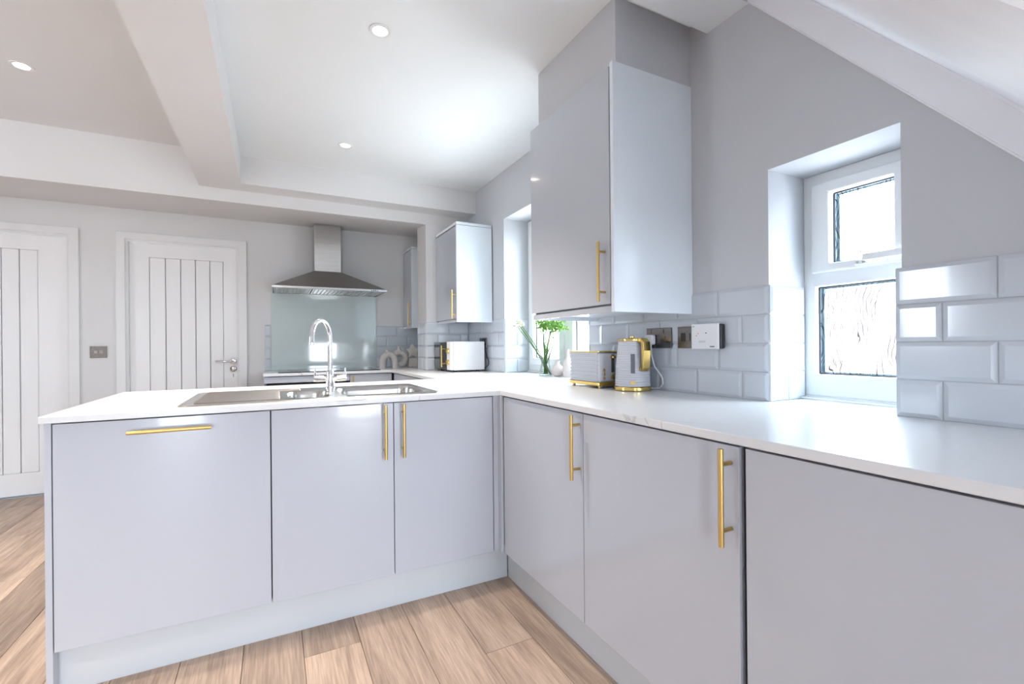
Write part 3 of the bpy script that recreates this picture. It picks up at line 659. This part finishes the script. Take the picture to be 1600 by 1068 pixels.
hi = [bm.verts.new(p) for p in ((cx0 - 0.006, cy0 - 0.006, 1.790), (cx1 + 0.006, cy0 - 0.006, 1.790), (cx1 + 0.006, hy1, 1.790), (cx0 - 0.006, hy1, 1.790))]
for k in range(4): bm.faces.new((lo[k], lo[(k+1) % 4], hi[(k+1) % 4], hi[k]))
bm.faces.new(hi); bm.faces.new(lo[::-1])
obj('canopy', bm, M_steel2, hd_, bevel=0.0015, seg=1)
obj('chimney', bx(cx0, cx1, cy0, hy1, 1.791, 2.216), M_steel, hd_, bevel=0.002)
us = [hx0 + 0.012 + k * (hx1 - hx0 - 0.024) / 3 for k in range(4)]
for a, b in zip(us, us[1:]):
    f = obj('grease_filter', bx(a + 0.004, b - 0.004, hy0 + 0.06, hy1 - 0.03, zr0 + 0.004, zr0 + 0.010), M_steel, hd_, bevel=0.001)
    sl_ = B()
    n = 9
    for k in range(n):
        xx = a + 0.02 + (b - a - 0.04) * k / (n - 1); box(sl_, xx - 0.004, xx + 0.004, hy0 + 0.075, hy1 - 0.045, zr0 + 0.002, zr0 + 0.0045)
    obj('filter_slats', sl_, M_steel2, f)['kind'] = 'stuff'
obj('underside_strip', bx(hx0 + 0.012, hx1 - 0.012, hy0 + 0.012, hy0 + 0.058, zr0 + 0.003, zr0 + 0.008), M_steel2, hd_)
for k in range(4):
    obj('button', lathe(B(), [(0.0045, 0), (0.0045, 0.004)], seg=12), M_blackp, hd_, world=False).matrix_local = Matrix.Translation(Vector((0.785 + k*0.018, hy0, 1.6125)) - Vector(hd_.location)) @ Matrix.Rotation(PI/2, 4, 'X')

# ------------------------------------------------------------------ electrical plates
def plate_socket(name, label, y0, y1, m, xb=XW - 0.0085, z0=1.089, z1=1.180):
    t = thing(name, label, 'socket', (xb, (y0 + y1)/2, z0))
    obj('plate', bx(xb - 0.008, xb, y0, y1, z0, z1), m, t, bevel=0.0015)
    return t, xb - 0.008
t, xp = plate_socket('double_socket', 'black nickel double socket behind the kettle', 1.492, 1.643, M_nickel)
for yc in (1.605, 1.530):
    s_ = obj('rocker_switch', bx(xp - 0.003, xp, yc - 0.006 + 0.012, yc + 0.006 + 0.012, 1.157, 1.173), M_nickel, t, bevel=0.001)
    for dy, dz, w_, h_ in ((0, 1.139, 0.004, 0.008), (-0.011, 1.116, 0.007, 0.004), (0.011, 1.116, 0.007, 0.004)):
        obj('socket_hole', bx(xp - 0.0006, xp, yc + dy - w_/2 - 0.004, yc + dy + w_/2 - 0.004, dz - h_/2, dz + h_/2), M_blackp, t)
pl = tag(obj('mains_plug', bx(xp - 0.030, xp - 0.0005, 1.580, 1.628, 1.105, 1.150), M_wplas, bevel=0.008, seg=3), 'white plug pushed into the double socket behind the kettle', 'plug')
t, xp = plate_socket('fused_switch', 'black nickel single switch plate between socket and white unit', 1.361, 1.455, M_nickel)
obj('rocker_switch', bx(xp - 0.003, xp, 1.388, 1.404, 1.120, 1.152), M_nickel, t, bevel=0.001)
obj('fuse_carrier', bx(xp - 0.0025, xp, 1.414, 1.436, 1.118, 1.154), M_blackp, t, bevel=0.001)
t = thing('wall_unit', 'white rounded control plate on a black back box beside the window', 'control plate', (XW - 0.0085, 1.29, 1.087))
xb = XW - 0.0085
obj('back_box', bx(xb - 0.028, xb, 1.222, 1.352, 1.088, 1.184), M_blackp, t, bevel=0.006)
obj('plate', bx(xb - 0.036, xb - 0.0285, 1.226, 1.357, 1.086, 1.187), M_wplas, t, bevel=0.004, seg=3)
xp = xb - 0.0366
for yy, zz, m_ in ((1.322, 1.149, M_orange), (1.330, 1.140, M_orange), (1.284, 1.150, M_greym)):
    obj('indicator', lathe(B(), [(0.003, 0), (0.0026, 0.001)], seg=10), m_, t, world=False).matrix_local = Matrix.Translation(Vector((xp + 0.0006, yy, zz)) - Vector(t.location)) @ Matrix.Rotation(-PI/2, 4, 'Y')
obj('rocker_switch', bx(xp - 0.0012, xp + 0.001, 1.286, 1.318, 1.112, 1.120), M_texw, t, bevel=0.0004)
obj('printed_mark', bx(xp + 0.0004, xp + 0.0008, 1.244, 1.266, 1.094, 1.098), M_greym, t)
obj('printed_mark', bx(xp + 0.0004, xp + 0.0008, 1.340, 1.350, 1.176, 1.178), M_greym, t)
t = thing('light_switch', 'satin chrome light switch on the wall between the white doors', 'switch', (-1.24, YB, 1.037))
obj('plate', bx(-1.290, -1.184, YB - 0.008, YB - 0.0003, 1.037, 1.130), M_satin, t, bevel=0.0015)
for xx in (-1.253, -1.221): obj('rocker', bx(xx - 0.010, xx + 0.010, YB - 0.011, YB - 0.008, 1.072, 1.095), M_chrome, t, bevel=0.001)
t = thing('microwave_socket', 'black nickel socket on the tiles behind the microwave', 'socket', (XW - 0.0085, 3.55, 1.10))
obj('plate', bx(XW - 0.0165, XW - 0.0085, 3.48, 3.62, 1.085, 1.172), M_nickel, t, bevel=0.0015)
tag(obj('mains_plug', bx(XW - 0.050, XW - 0.017, 3.485, 3.535, 1.125, 1.168), M_blackp, bevel=0.006), 'black plug above the microwave', 'plug')

# ------------------------------------------------------------------ microwave
mw = thing('microwave', 'white microwave with dark glass door and gold handle under the far wall cabinet', 'microwave', (1.39, 3.66, WT))
mx0, mx1, my0, my1, mz0, mz1 = 1.225, 1.520, 3.450, 3.868, WT + 0.014, 1.142
obj('body', bx(mx0 + 0.030, mx1, my0, my1, mz0, mz1), M_wplas, mw, bevel=0.006, seg=3)
dr = obj('door', bx(mx0 + 0.004, mx0 + 0.029, my0 + 0.095, my1, mz0 + 0.002, mz1 - 0.002), M_black, mw, bevel=0.004)
obj('control_panel', bx(mx0 + 0.004, mx0 + 0.029, my0 + 0.001, my0 + 0.093, mz0 + 0.002, mz1 - 0.002), M_wplas, mw, bevel=0.004)
bar_handle(dr, (mx0 - 0.028, my0 + 0.125, mz0 + 0.025), (mx0 - 0.028, my0 + 0.125, mz1 - 0.030), (0.034, 0, 0), r=0.006)
for zz in (mz0 + 0.065, mz0 + 0.155):
    k = obj('dial', lathe(B(), [(0.022, 0), (0.020, 0.016), (0.004, 0.017)], seg=24), M_goldp, mw, smooth=True, world=False)
    k.matrix_local = Matrix.Translation(Vector((mx0 + 0.005, my0 + 0.047, zz)) - Vector(mw.location)) @ Matrix.Rotation(-PI/2, 4, 'Y')
for xx in (mx0 + 0.06, mx1 - 0.04):
    for yy in (my0 + 0.05, my1 - 0.05): obj('foot', lathe(B(), [(0.014, 0), (0.016, 0.0145)], (xx, yy, WT + 0.0003), 14), M_blackp, mw)
tag(obj('power_cord', tube(B(), [(XW - 0.034, 3.510, 1.128), (XW - 0.030, 3.490, 1.09), (XW - 0.028, 3.452, 1.03), (XW - 0.020, 3.428, 0.985), (XW - 0.022, 3.424, 0.955), (XW - 0.038, 3.445, 0.930), (1.515, 3.475, 0.925)], 0.0038, 8), M_blackp, smooth=True), 'black power cord looping down beside the microwave', 'cord')

# ------------------------------------------------------------------ alcove ornaments
def arch_tube(pts, r, flat=0.55):
    return tube(B(), pts, r, 14)
v = thing('arch_vase', 'sandy ceramic arch-shaped vase, leftmost of the three ornaments', 'vase', (0.985, 4.52, WT), group='ceramic ornaments in the alcove')
pts = [(-0.062, 0, 0.0)] + [(-0.062*math.cos(PI*k/12), 0, 0.058 + 0.075*math.sin(PI*k/12)) for k in range(13)] + [(0.062, 0, 0.0)]
obj('body', tube(B(), pts, 0.031, 14), M_ceramic, v, smooth=True, world=False)
obj('neck', lathe(B(), [(0.020, 0.135), (0.014, 0.160), (0.017, 0.178), (0.012, 0.178), (0.010, 0.150)], (-0.018, 0, 0), 18), M_ceramic, v, smooth=True, world=False)
v = thing('ring_vase', 'sandy ceramic ring-shaped vase with slim neck, middle ornament', 'vase', (1.098, 4.585, WT), group='ceramic ornaments in the alcove')
bm = B(); n = 28
ringp = [(0.058*math.sin(2*PI*k/n), 0, 0.086 - 0.060*math.cos(2*PI*k/n)) for k in range(n + 1)]
tube(bm, ringp, 0.030, 14, caps=False); obj('body', bm, M_ceramic, v, smooth=True, world=False)
obj('neck', lathe(B(), [(0.026, 0.165), (0.015, 0.182), (0.013, 0.205), (0.016, 0.212), (0.010, 0.212), (0.009, 0.185)], seg=18), M_ceramic, v, smooth=True, world=False)
obj('foot', lathe(B(), [(0.030, 0.0), (0.030, 0.004), (0.024, 0.010)], seg=18), M_ceramic, v, smooth=True, world=False)
v = thing('star_ornament', 'sandy ceramic star standing on a block, rightmost alcove ornament', 'ornament', (1.236, 4.600, WT), group='ceramic ornaments in the alcove')
obj('block', box(B(), -0.045, 0.045, -0.035, 0.035, 0.0, 0.092), M_ceramic, v, bevel=0.006, world=False)
sp = []
for k in range(10):
    r_ = 0.078 if k % 2 == 0 else 0.042; a = PI/2 + k * PI/5; sp.append((r_*math.cos(a), 0.158 + r_*math.sin(a)))
obj('star', prism(B(), sp, 'Y', -0.028, 0.028), M_ceramic, v, bevel=0.006, world=False)

# ------------------------------------------------------------------ toaster
ts = thing('toaster', 'white ridged toaster with gold trim left of the kettle', 'toaster', (1.447, 1.880, WT), rotz=0.0)
hxT, hyT = 0.085, 0.118
bm = B()
for k in range(15):
    z0 = 0.030 + k * 0.0093; o_ = 0.0 if k % 2 == 0 else 0.0030
    box(bm, -hxT + o_, hxT - o_, -hyT + 0.012, hyT - o_, z0, z0 + 0.0093)
obj('body', bm, M_texw, ts, world=False, bevel=0.0012, seg=1)
obj('front_panel', box(B(), -hxT + 0.004, hxT - 0.004, -hyT, -hyT + 0.016, 0.030, 0.168), M_texw, ts, world=False, bevel=0.006, seg=3)
obj('base_trim', box(B(), -hxT - 0.004, hxT + 0.004, -hyT - 0.004, hyT + 0.004, 0.012, 0.030), M_goldp, ts, world=False, bevel=0.003)
us = [-hxT - 0.001, -0.052, -0.018, 0.018, 0.052, hxT + 0.001]; vs = [-hyT - 0.001, -0.095, 0.095, hyT + 0.001]
obj('top_trim', cells(B(), us, vs, lambda i, j: not (j == 1 and i in (1, 3)), 'Z', 0.1695, 0.1765), M_goldp, ts, world=False, bevel=0.002)
for s in (-1, 1): obj('slot_liner', box(B(), s*0.035 - 0.015, s*0.035 + 0.015, -0.093, 0.093, 0.1696, 0.1704), M_blackp, ts, world=False)
for sx in (-1, 1):
    for sy in (-1, 1): obj('foot', lathe(B(), [(0.007, 0.0003), (0.008, 0.0125)], (sx*(hxT - 0.014), sy*(hyT - 0.014), 0), 14), M_gold, ts, world=False)
obj('lever_slot', box(B(), -0.010, 0.008, -hyT - 0.0012, -hyT + 0.001, 0.075, 0.160), M_greym, ts, world=False)
obj('lever', box(B(), -0.018, 0.016, -hyT - 0.024, -hyT - 0.0012, 0.142, 0.154), M_goldp, ts, world=False, bevel=0.003)
for k in range(3):
    o = obj('button', lathe(B(), [(0.0075, 0), (0.0075, 0.004), (0.005, 0.0055)], seg=16), M_gold, ts, world=False, smooth=True)
    o.matrix_local = Matrix.Translation((-0.055, -hyT, 0.048 + k*0.019)) @ Matrix.Rotation(PI/2, 4, 'X')
o = obj('browning_dial', lathe(B(), [(0.014, 0), (0.013, 0.012), (0.004, 0.013)], seg=20), M_goldp, ts, world=False, smooth=True)
o.matrix_local = Matrix.Translation((0.000, -hyT, 0.053)) @ Matrix.Rotation(PI/2, 4, 'X')

# ------------------------------------------------------------------ kettle
kt = thing('kettle', 'white ridged kettle with gold handle, lid and base in front of the sockets', 'kettle', (1.452, 1.632, WT), rotz=math.radians(-97))
obj('power_base', lathe(B(), [(0.080, 0.0003), (0.083, 0.004), (0.083, 0.016), (0.079, 0.020)], seg=40), M_goldp, kt, world=False, smooth=True)
prof = []
nr = 20
for k in range(nr + 1):
    t_ = k / nr; r_ = 0.0795 - 0.0175 * t_ - 0.004 * math.sin(PI * t_) * -1; z_ = 0.021 + 0.200 * t_
    prof.append((r_, z_));
    if k < nr: prof.append((r_ - 0.0022, z_ + 0.0014)); prof.append((r_ - 0.0022, z_ + 0.0086 - 0.0005)); 
obj('body', lathe(B(), prof, seg=40), M_texw, kt, world=False, smooth=True)
obj('lid', lathe(B(), [(0.063, 0.2215), (0.065, 0.2235), (0.065, 0.230), (0.058, 0.234), (0.010, 0.238), (0.010, 0.244), (0.002, 0.245)], seg=36), M_goldp, kt, world=False, smooth=True)
hp = [(0.055, 0, 0.224), (0.085, 0, 0.226), (0.098, 0, 0.216), (0.101, 0, 0.18), (0.099, 0, 0.13), (0.096, 0, 0.105), (0.090, 0, 0.098), (0.076, 0, 0.100)]
bm = B(); rings = []
for i, p in enumerate(hp):
    d_ = (Vector(hp[min(i+1, len(hp)-1)]) - Vector(hp[max(i-1, 0)])).normalized(); nn = Vector((-d_.z, 0, d_.x))
    rings.append([bm.verts.new(Vector(p) + nn * a * 0.009 + Vector((0, b * 0.017, 0))) for a, b in ((-1, -1), (1, -1), (1, 1), (-1, 1))])
for a, b in zip(rings, rings[1:]):
    for k in range(4): bm.faces.new((a[k], a[(k+1) % 4], b[(k+1) % 4], b[k]))
bm.faces.new(rings[0]); bm.faces.new(rings[-1][::-1])
obj('handle', bm, M_goldp, kt, world=False, bevel=0.003)
bm = B()
pv = [(-0.056, 0.196), (-0.056, 0.224), (-0.090, 0.224), (-0.086, 0.215)]
prism(bm, pv, 'Y', -0.016, 0.016); obj('spout', bm, M_goldp, kt, world=False, bevel=0.003)
a0 = math.radians(-33)
def on_body(z, half, m, nm, z1, ang, r0, r1):
    bm = B(); t = Vector((-math.sin(ang), math.cos(ang), 0)); n_ = Vector((math.cos(ang), math.sin(ang), 0))
    q = [n_*r0 - t*half + Vector((0, 0, z)), n_*r0 + t*half + Vector((0, 0, z)), n_*r1 + t*half + Vector((0, 0, z1)), n_*r1 - t*half + Vector((0, 0, z1))]
    A_ = [bm.verts.new(p) for p in q]; C_ = [bm.verts.new(p - n_*0.010) for p in q]
    bm.faces.new(A_); bm.faces.new(C_[::-1])
    for k in range(4): bm.faces.new((A_[k], C_[k], C_[(k+1) % 4], A_[(k+1) % 4]))
    return obj(nm, bm, m, kt, world=False)
on_body(0.080, 0.009, mat('smoked_water_gauge', (0.16, 0.17, 0.21), 0.15, vary=0.05, scale=20), 'water_gauge', 0.165, a0, 0.0785, 0.0715)
sw = on_body(0.032, 0.011, M_gold, 'switch', 0.046, a0, 0.0835, 0.0825)
tag(obj('power_cord', tube(B(), [(1.531, 1.612, WT + 0.006), (1.542, 1.590, WT + 0.006), (1.546, 1.560, WT + 0.010), (1.546, 1.540, WT + 0.030), (1.540, 1.536, WT + 0.055), (1.536, 1.548, WT + 0.075), (1.536, 1.580, WT + 0.105), (1.538, 1.602, 1.06), (1.538, 1.604, 1.108)], 0.0035, 8), M_cable, smooth=True), 'white power cord curling from the kettle to its plug', 'cord')

# ------------------------------------------------------------------ window-sill vases and flowers
fv = thing('glass_vase', 'clear glass vase holding green stems and white flowers on the window sill', 'vase', (1.638, 2.700, WT))
obj('glass', lathe(B(), [(0.044, 0.0005), (0.046, 0.006), (0.030, 0.075), (0.028, 0.085), (0.038, 0.150), (0.036, 0.150), (0.026, 0.085), (0.028, 0.075), (0.043, 0.008), (0.040, 0.006)], seg=28), M_clear, fv, smooth=True, world=False)
rnd = random.Random(3)
gcx, gcy = 1.638, 2.700
heads = []
nst = 13
for k in range(nst):
    t_ = k / (nst - 1)
    # spread the heads along the window (camera left = further away)
    dy = 0.115 - 0.37 * t_ + rnd.uniform(-0.015, 0.015); dx = -0.055 + 0.05 * rnd.random() - 0.05 * abs(t_ - 0.5)
    z_ = rnd.uniform(1.20, 1.25) if t_ > 0.35 else rnd.uniform(1.215, 1.275)
    if t_ < 0.32: dx, dy, z_ = -0.095 + 0.02 * rnd.random(), 0.235 - 0.27 * t_, 1.205 + 0.05 * rnd.random()
    top = Vector((gcx + dx, gcy + dy, z_)); neck = Vector((gcx - 0.004 + rnd.uniform(-0.012, 0.012), gcy + rnd.uniform(-0.012, 0.012), 0.985))
    foot = Vector((gcx - dx * 0.5 + rnd.uniform(-0.01, 0.01), gcy - dy * 0.16, WT + 0.010))
    d_ = Vector((foot.x - gcx, foot.y - gcy, 0))
    if d_.length > 0.034: d_ = d_.normalized() * 0.034
    foot = Vector((gcx + d_.x, gcy + d_.y, WT + 0.010))
    heads.append((t_, top, neck, foot))
ORD = ['first', 'second', 'third', 'fourth', 'fifth', 'sixth', 'seventh', 'eighth', 'ninth']
for i, (t_, top, neck, foot) in enumerate(heads):
    white = t_ < 0.32
    fl = thing('cut_flower', ('white bloom in the glass vase, %s of the four from the left' % ORD[i]) if white else ('bright green sprig in the glass vase, %s of the green ones from the left' % ORD[i - 4]), 'flower', foot, group='white blooms in the glass vase' if white else 'green sprigs in the glass vase')
    mid = (neck + top) / 2 + Vector((0, 0, 0.01))
    obj('stem', tube(B(), [foot, (foot + neck) / 2, neck, mid, top], [0.0042, 0.0042, 0.0040, 0.0036, 0.003], 7), M_stem, fl, smooth=True)
    if white:
        for q in range(3):
            c_ = top + Vector((rnd.uniform(-0.02, 0.01), rnd.uniform(-0.03, 0.035), rnd.uniform(-0.015, 0.05)))
            bm = B()
            for ring_, npet, rr, tilt in ((0, 7, 0.024, 0.25), (1, 6, 0.018, 0.7), (2, 4, 0.010, 1.1)):
                for p in range(npet):
                    a = 2*PI*p/npet + ring_*0.4 + q; er = Vector((math.cos(a), math.sin(a), 0)); et = Vector((-math.sin(a), math.cos(a), 0)); up = Vector((0, 0, 1))
                    dd = er*math.cos(tilt) + up*math.sin(tilt)
                    A_ = [c_, c_ + dd*rr*0.55 + et*rr*0.38, c_ + dd*rr, c_ + dd*rr*0.55 - et*rr*0.38]
                    vs_ = [bm.verts.new(p_) for p_ in A_] + [bm.verts.new(p_ + (up*math.cos(tilt) - er*math.sin(tilt))*0.0015) for p_ in A_]
                    bm.faces.new(vs_[:4]); bm.faces.new(vs_[4:][::-1])
                    for e_ in range(4): bm.faces.new((vs_[e_], vs_[4+e_], vs_[4+(e_+1) % 4], vs_[(e_+1) % 4]))
            obj('bloom', bm, M_petal, fl)
    else:
        bm = B()
        for q in range(48):
            c_ = top + Vector((rnd.gauss(0, 0.018), rnd.gauss(0, 0.026), rnd.gauss(0.004, 0.017)))
            bmesh.ops.create_icosphere(bm, subdivisions=1, radius=rnd.uniform(0.004, 0.009), matrix=Matrix.Translation(c_))
        obj('floret_head', bm, M_leaf, fl)['kind'] = 'stuff'
        bm = B()
        for q in range(6):
            c_ = neck.lerp(top, rnd.uniform(0.15, 0.9)); dd = Vector((rnd.uniform(-1, 1), rnd.uniform(-1, 1), rnd.uniform(0.1, 0.8))).normalized() * rnd.uniform(0.02, 0.035); s_ = dd.cross(Vector((0, 0, 1))).normalized() * 0.004
            vs_ = [bm.verts.new(p_) for p_ in (c_, c_ + dd*0.5 + s_, c_ + dd, c_ + dd*0.5 - s_)] ; vt = [bm.verts.new(v_.co + Vector((0, 0, 0.0008))) for v_ in vs_]
            bm.faces.new(vs_); bm.faces.new(vt[::-1])
            for e_ in range(4): bm.faces.new((vs_[e_], vt[e_], vt[(e_+1) % 4], vs_[(e_+1) % 4]))
        obj('leaves', bm, M_leaf, fl)['kind'] = 'stuff'
bv = thing('bud_vase', 'small round blush vase on the sill beside the flowers', 'vase', (1.672, 2.600, WT))
obj('body', lathe(B(), [(0.018, 0.0005), (0.034, 0.012), (0.041, 0.035), (0.036, 0.062), (0.016, 0.080), (0.012, 0.092), (0.016, 0.102), (0.012, 0.102), (0.008, 0.085)], seg=30), M_blush, bv, smooth=True, world=False)
bv = thing('bottle_vase', 'tall slim blush bottle vase on the sill next to the toaster', 'vase', (1.688, 2.505, WT))
obj('body', lathe(B(), [(0.028, 0.0005), (0.031, 0.010), (0.032, 0.060), (0.026, 0.100), (0.012, 0.130), (0.010, 0.165), (0.013, 0.180), (0.009, 0.180), (0.006, 0.15)], seg=30), M_blush, bv, smooth=True, world=False)

# ------------------------------------------------------------------ downlights
def downlight(x, y, z, label, watts=LAMP_W):
    t = thing('downlight', label, 'downlight', (x, y, z), group='recessed ceiling downlights')
    obj('trim_ring', lathe(B(), [(0.031, 0.0005), (0.031, -0.003), (0.044, -0.004), (0.046, -0.0005)], seg=36, caps=False), M_white, t, smooth=True, world=False)
    obj('lens', lathe(B(), [(0.0305, -0.0006), (0.030, -0.0012)], seg=32), M_bulb, t, world=False)
    l = bpy.data.lights.new('downlight_beam', 'SPOT'); l.energy = watts; l.color = (1.0, 0.88, 0.75); l.spot_size = math.radians(92); l.spot_blend = 0.7; l.shadow_soft_size = 0.03
    o = bpy.data.objects.new('downlight_beam', l); COL.objects.link(o); o.parent = t; o.location = (0, 0, -0.012)
downlight(0.408, 1.985, ZC, 'recessed downlight in the white ceiling, nearest one')
downlight(0.431, 3.217, ZC, 'recessed downlight in the white ceiling near the alcove')
downlight(-1.090, 3.120, 2.50, 'recessed downlight in the cream ceiling left of the beam')
downlight(0.400, 0.750, ZC, 'recessed downlight above the aisle, out of view overhead')
downlight(-1.090, 1.850, 2.50, 'recessed downlight in the left ceiling, out of view overhead')
downlight(-1.090, 0.600, 2.50, 'recessed downlight in the left ceiling behind the viewer')
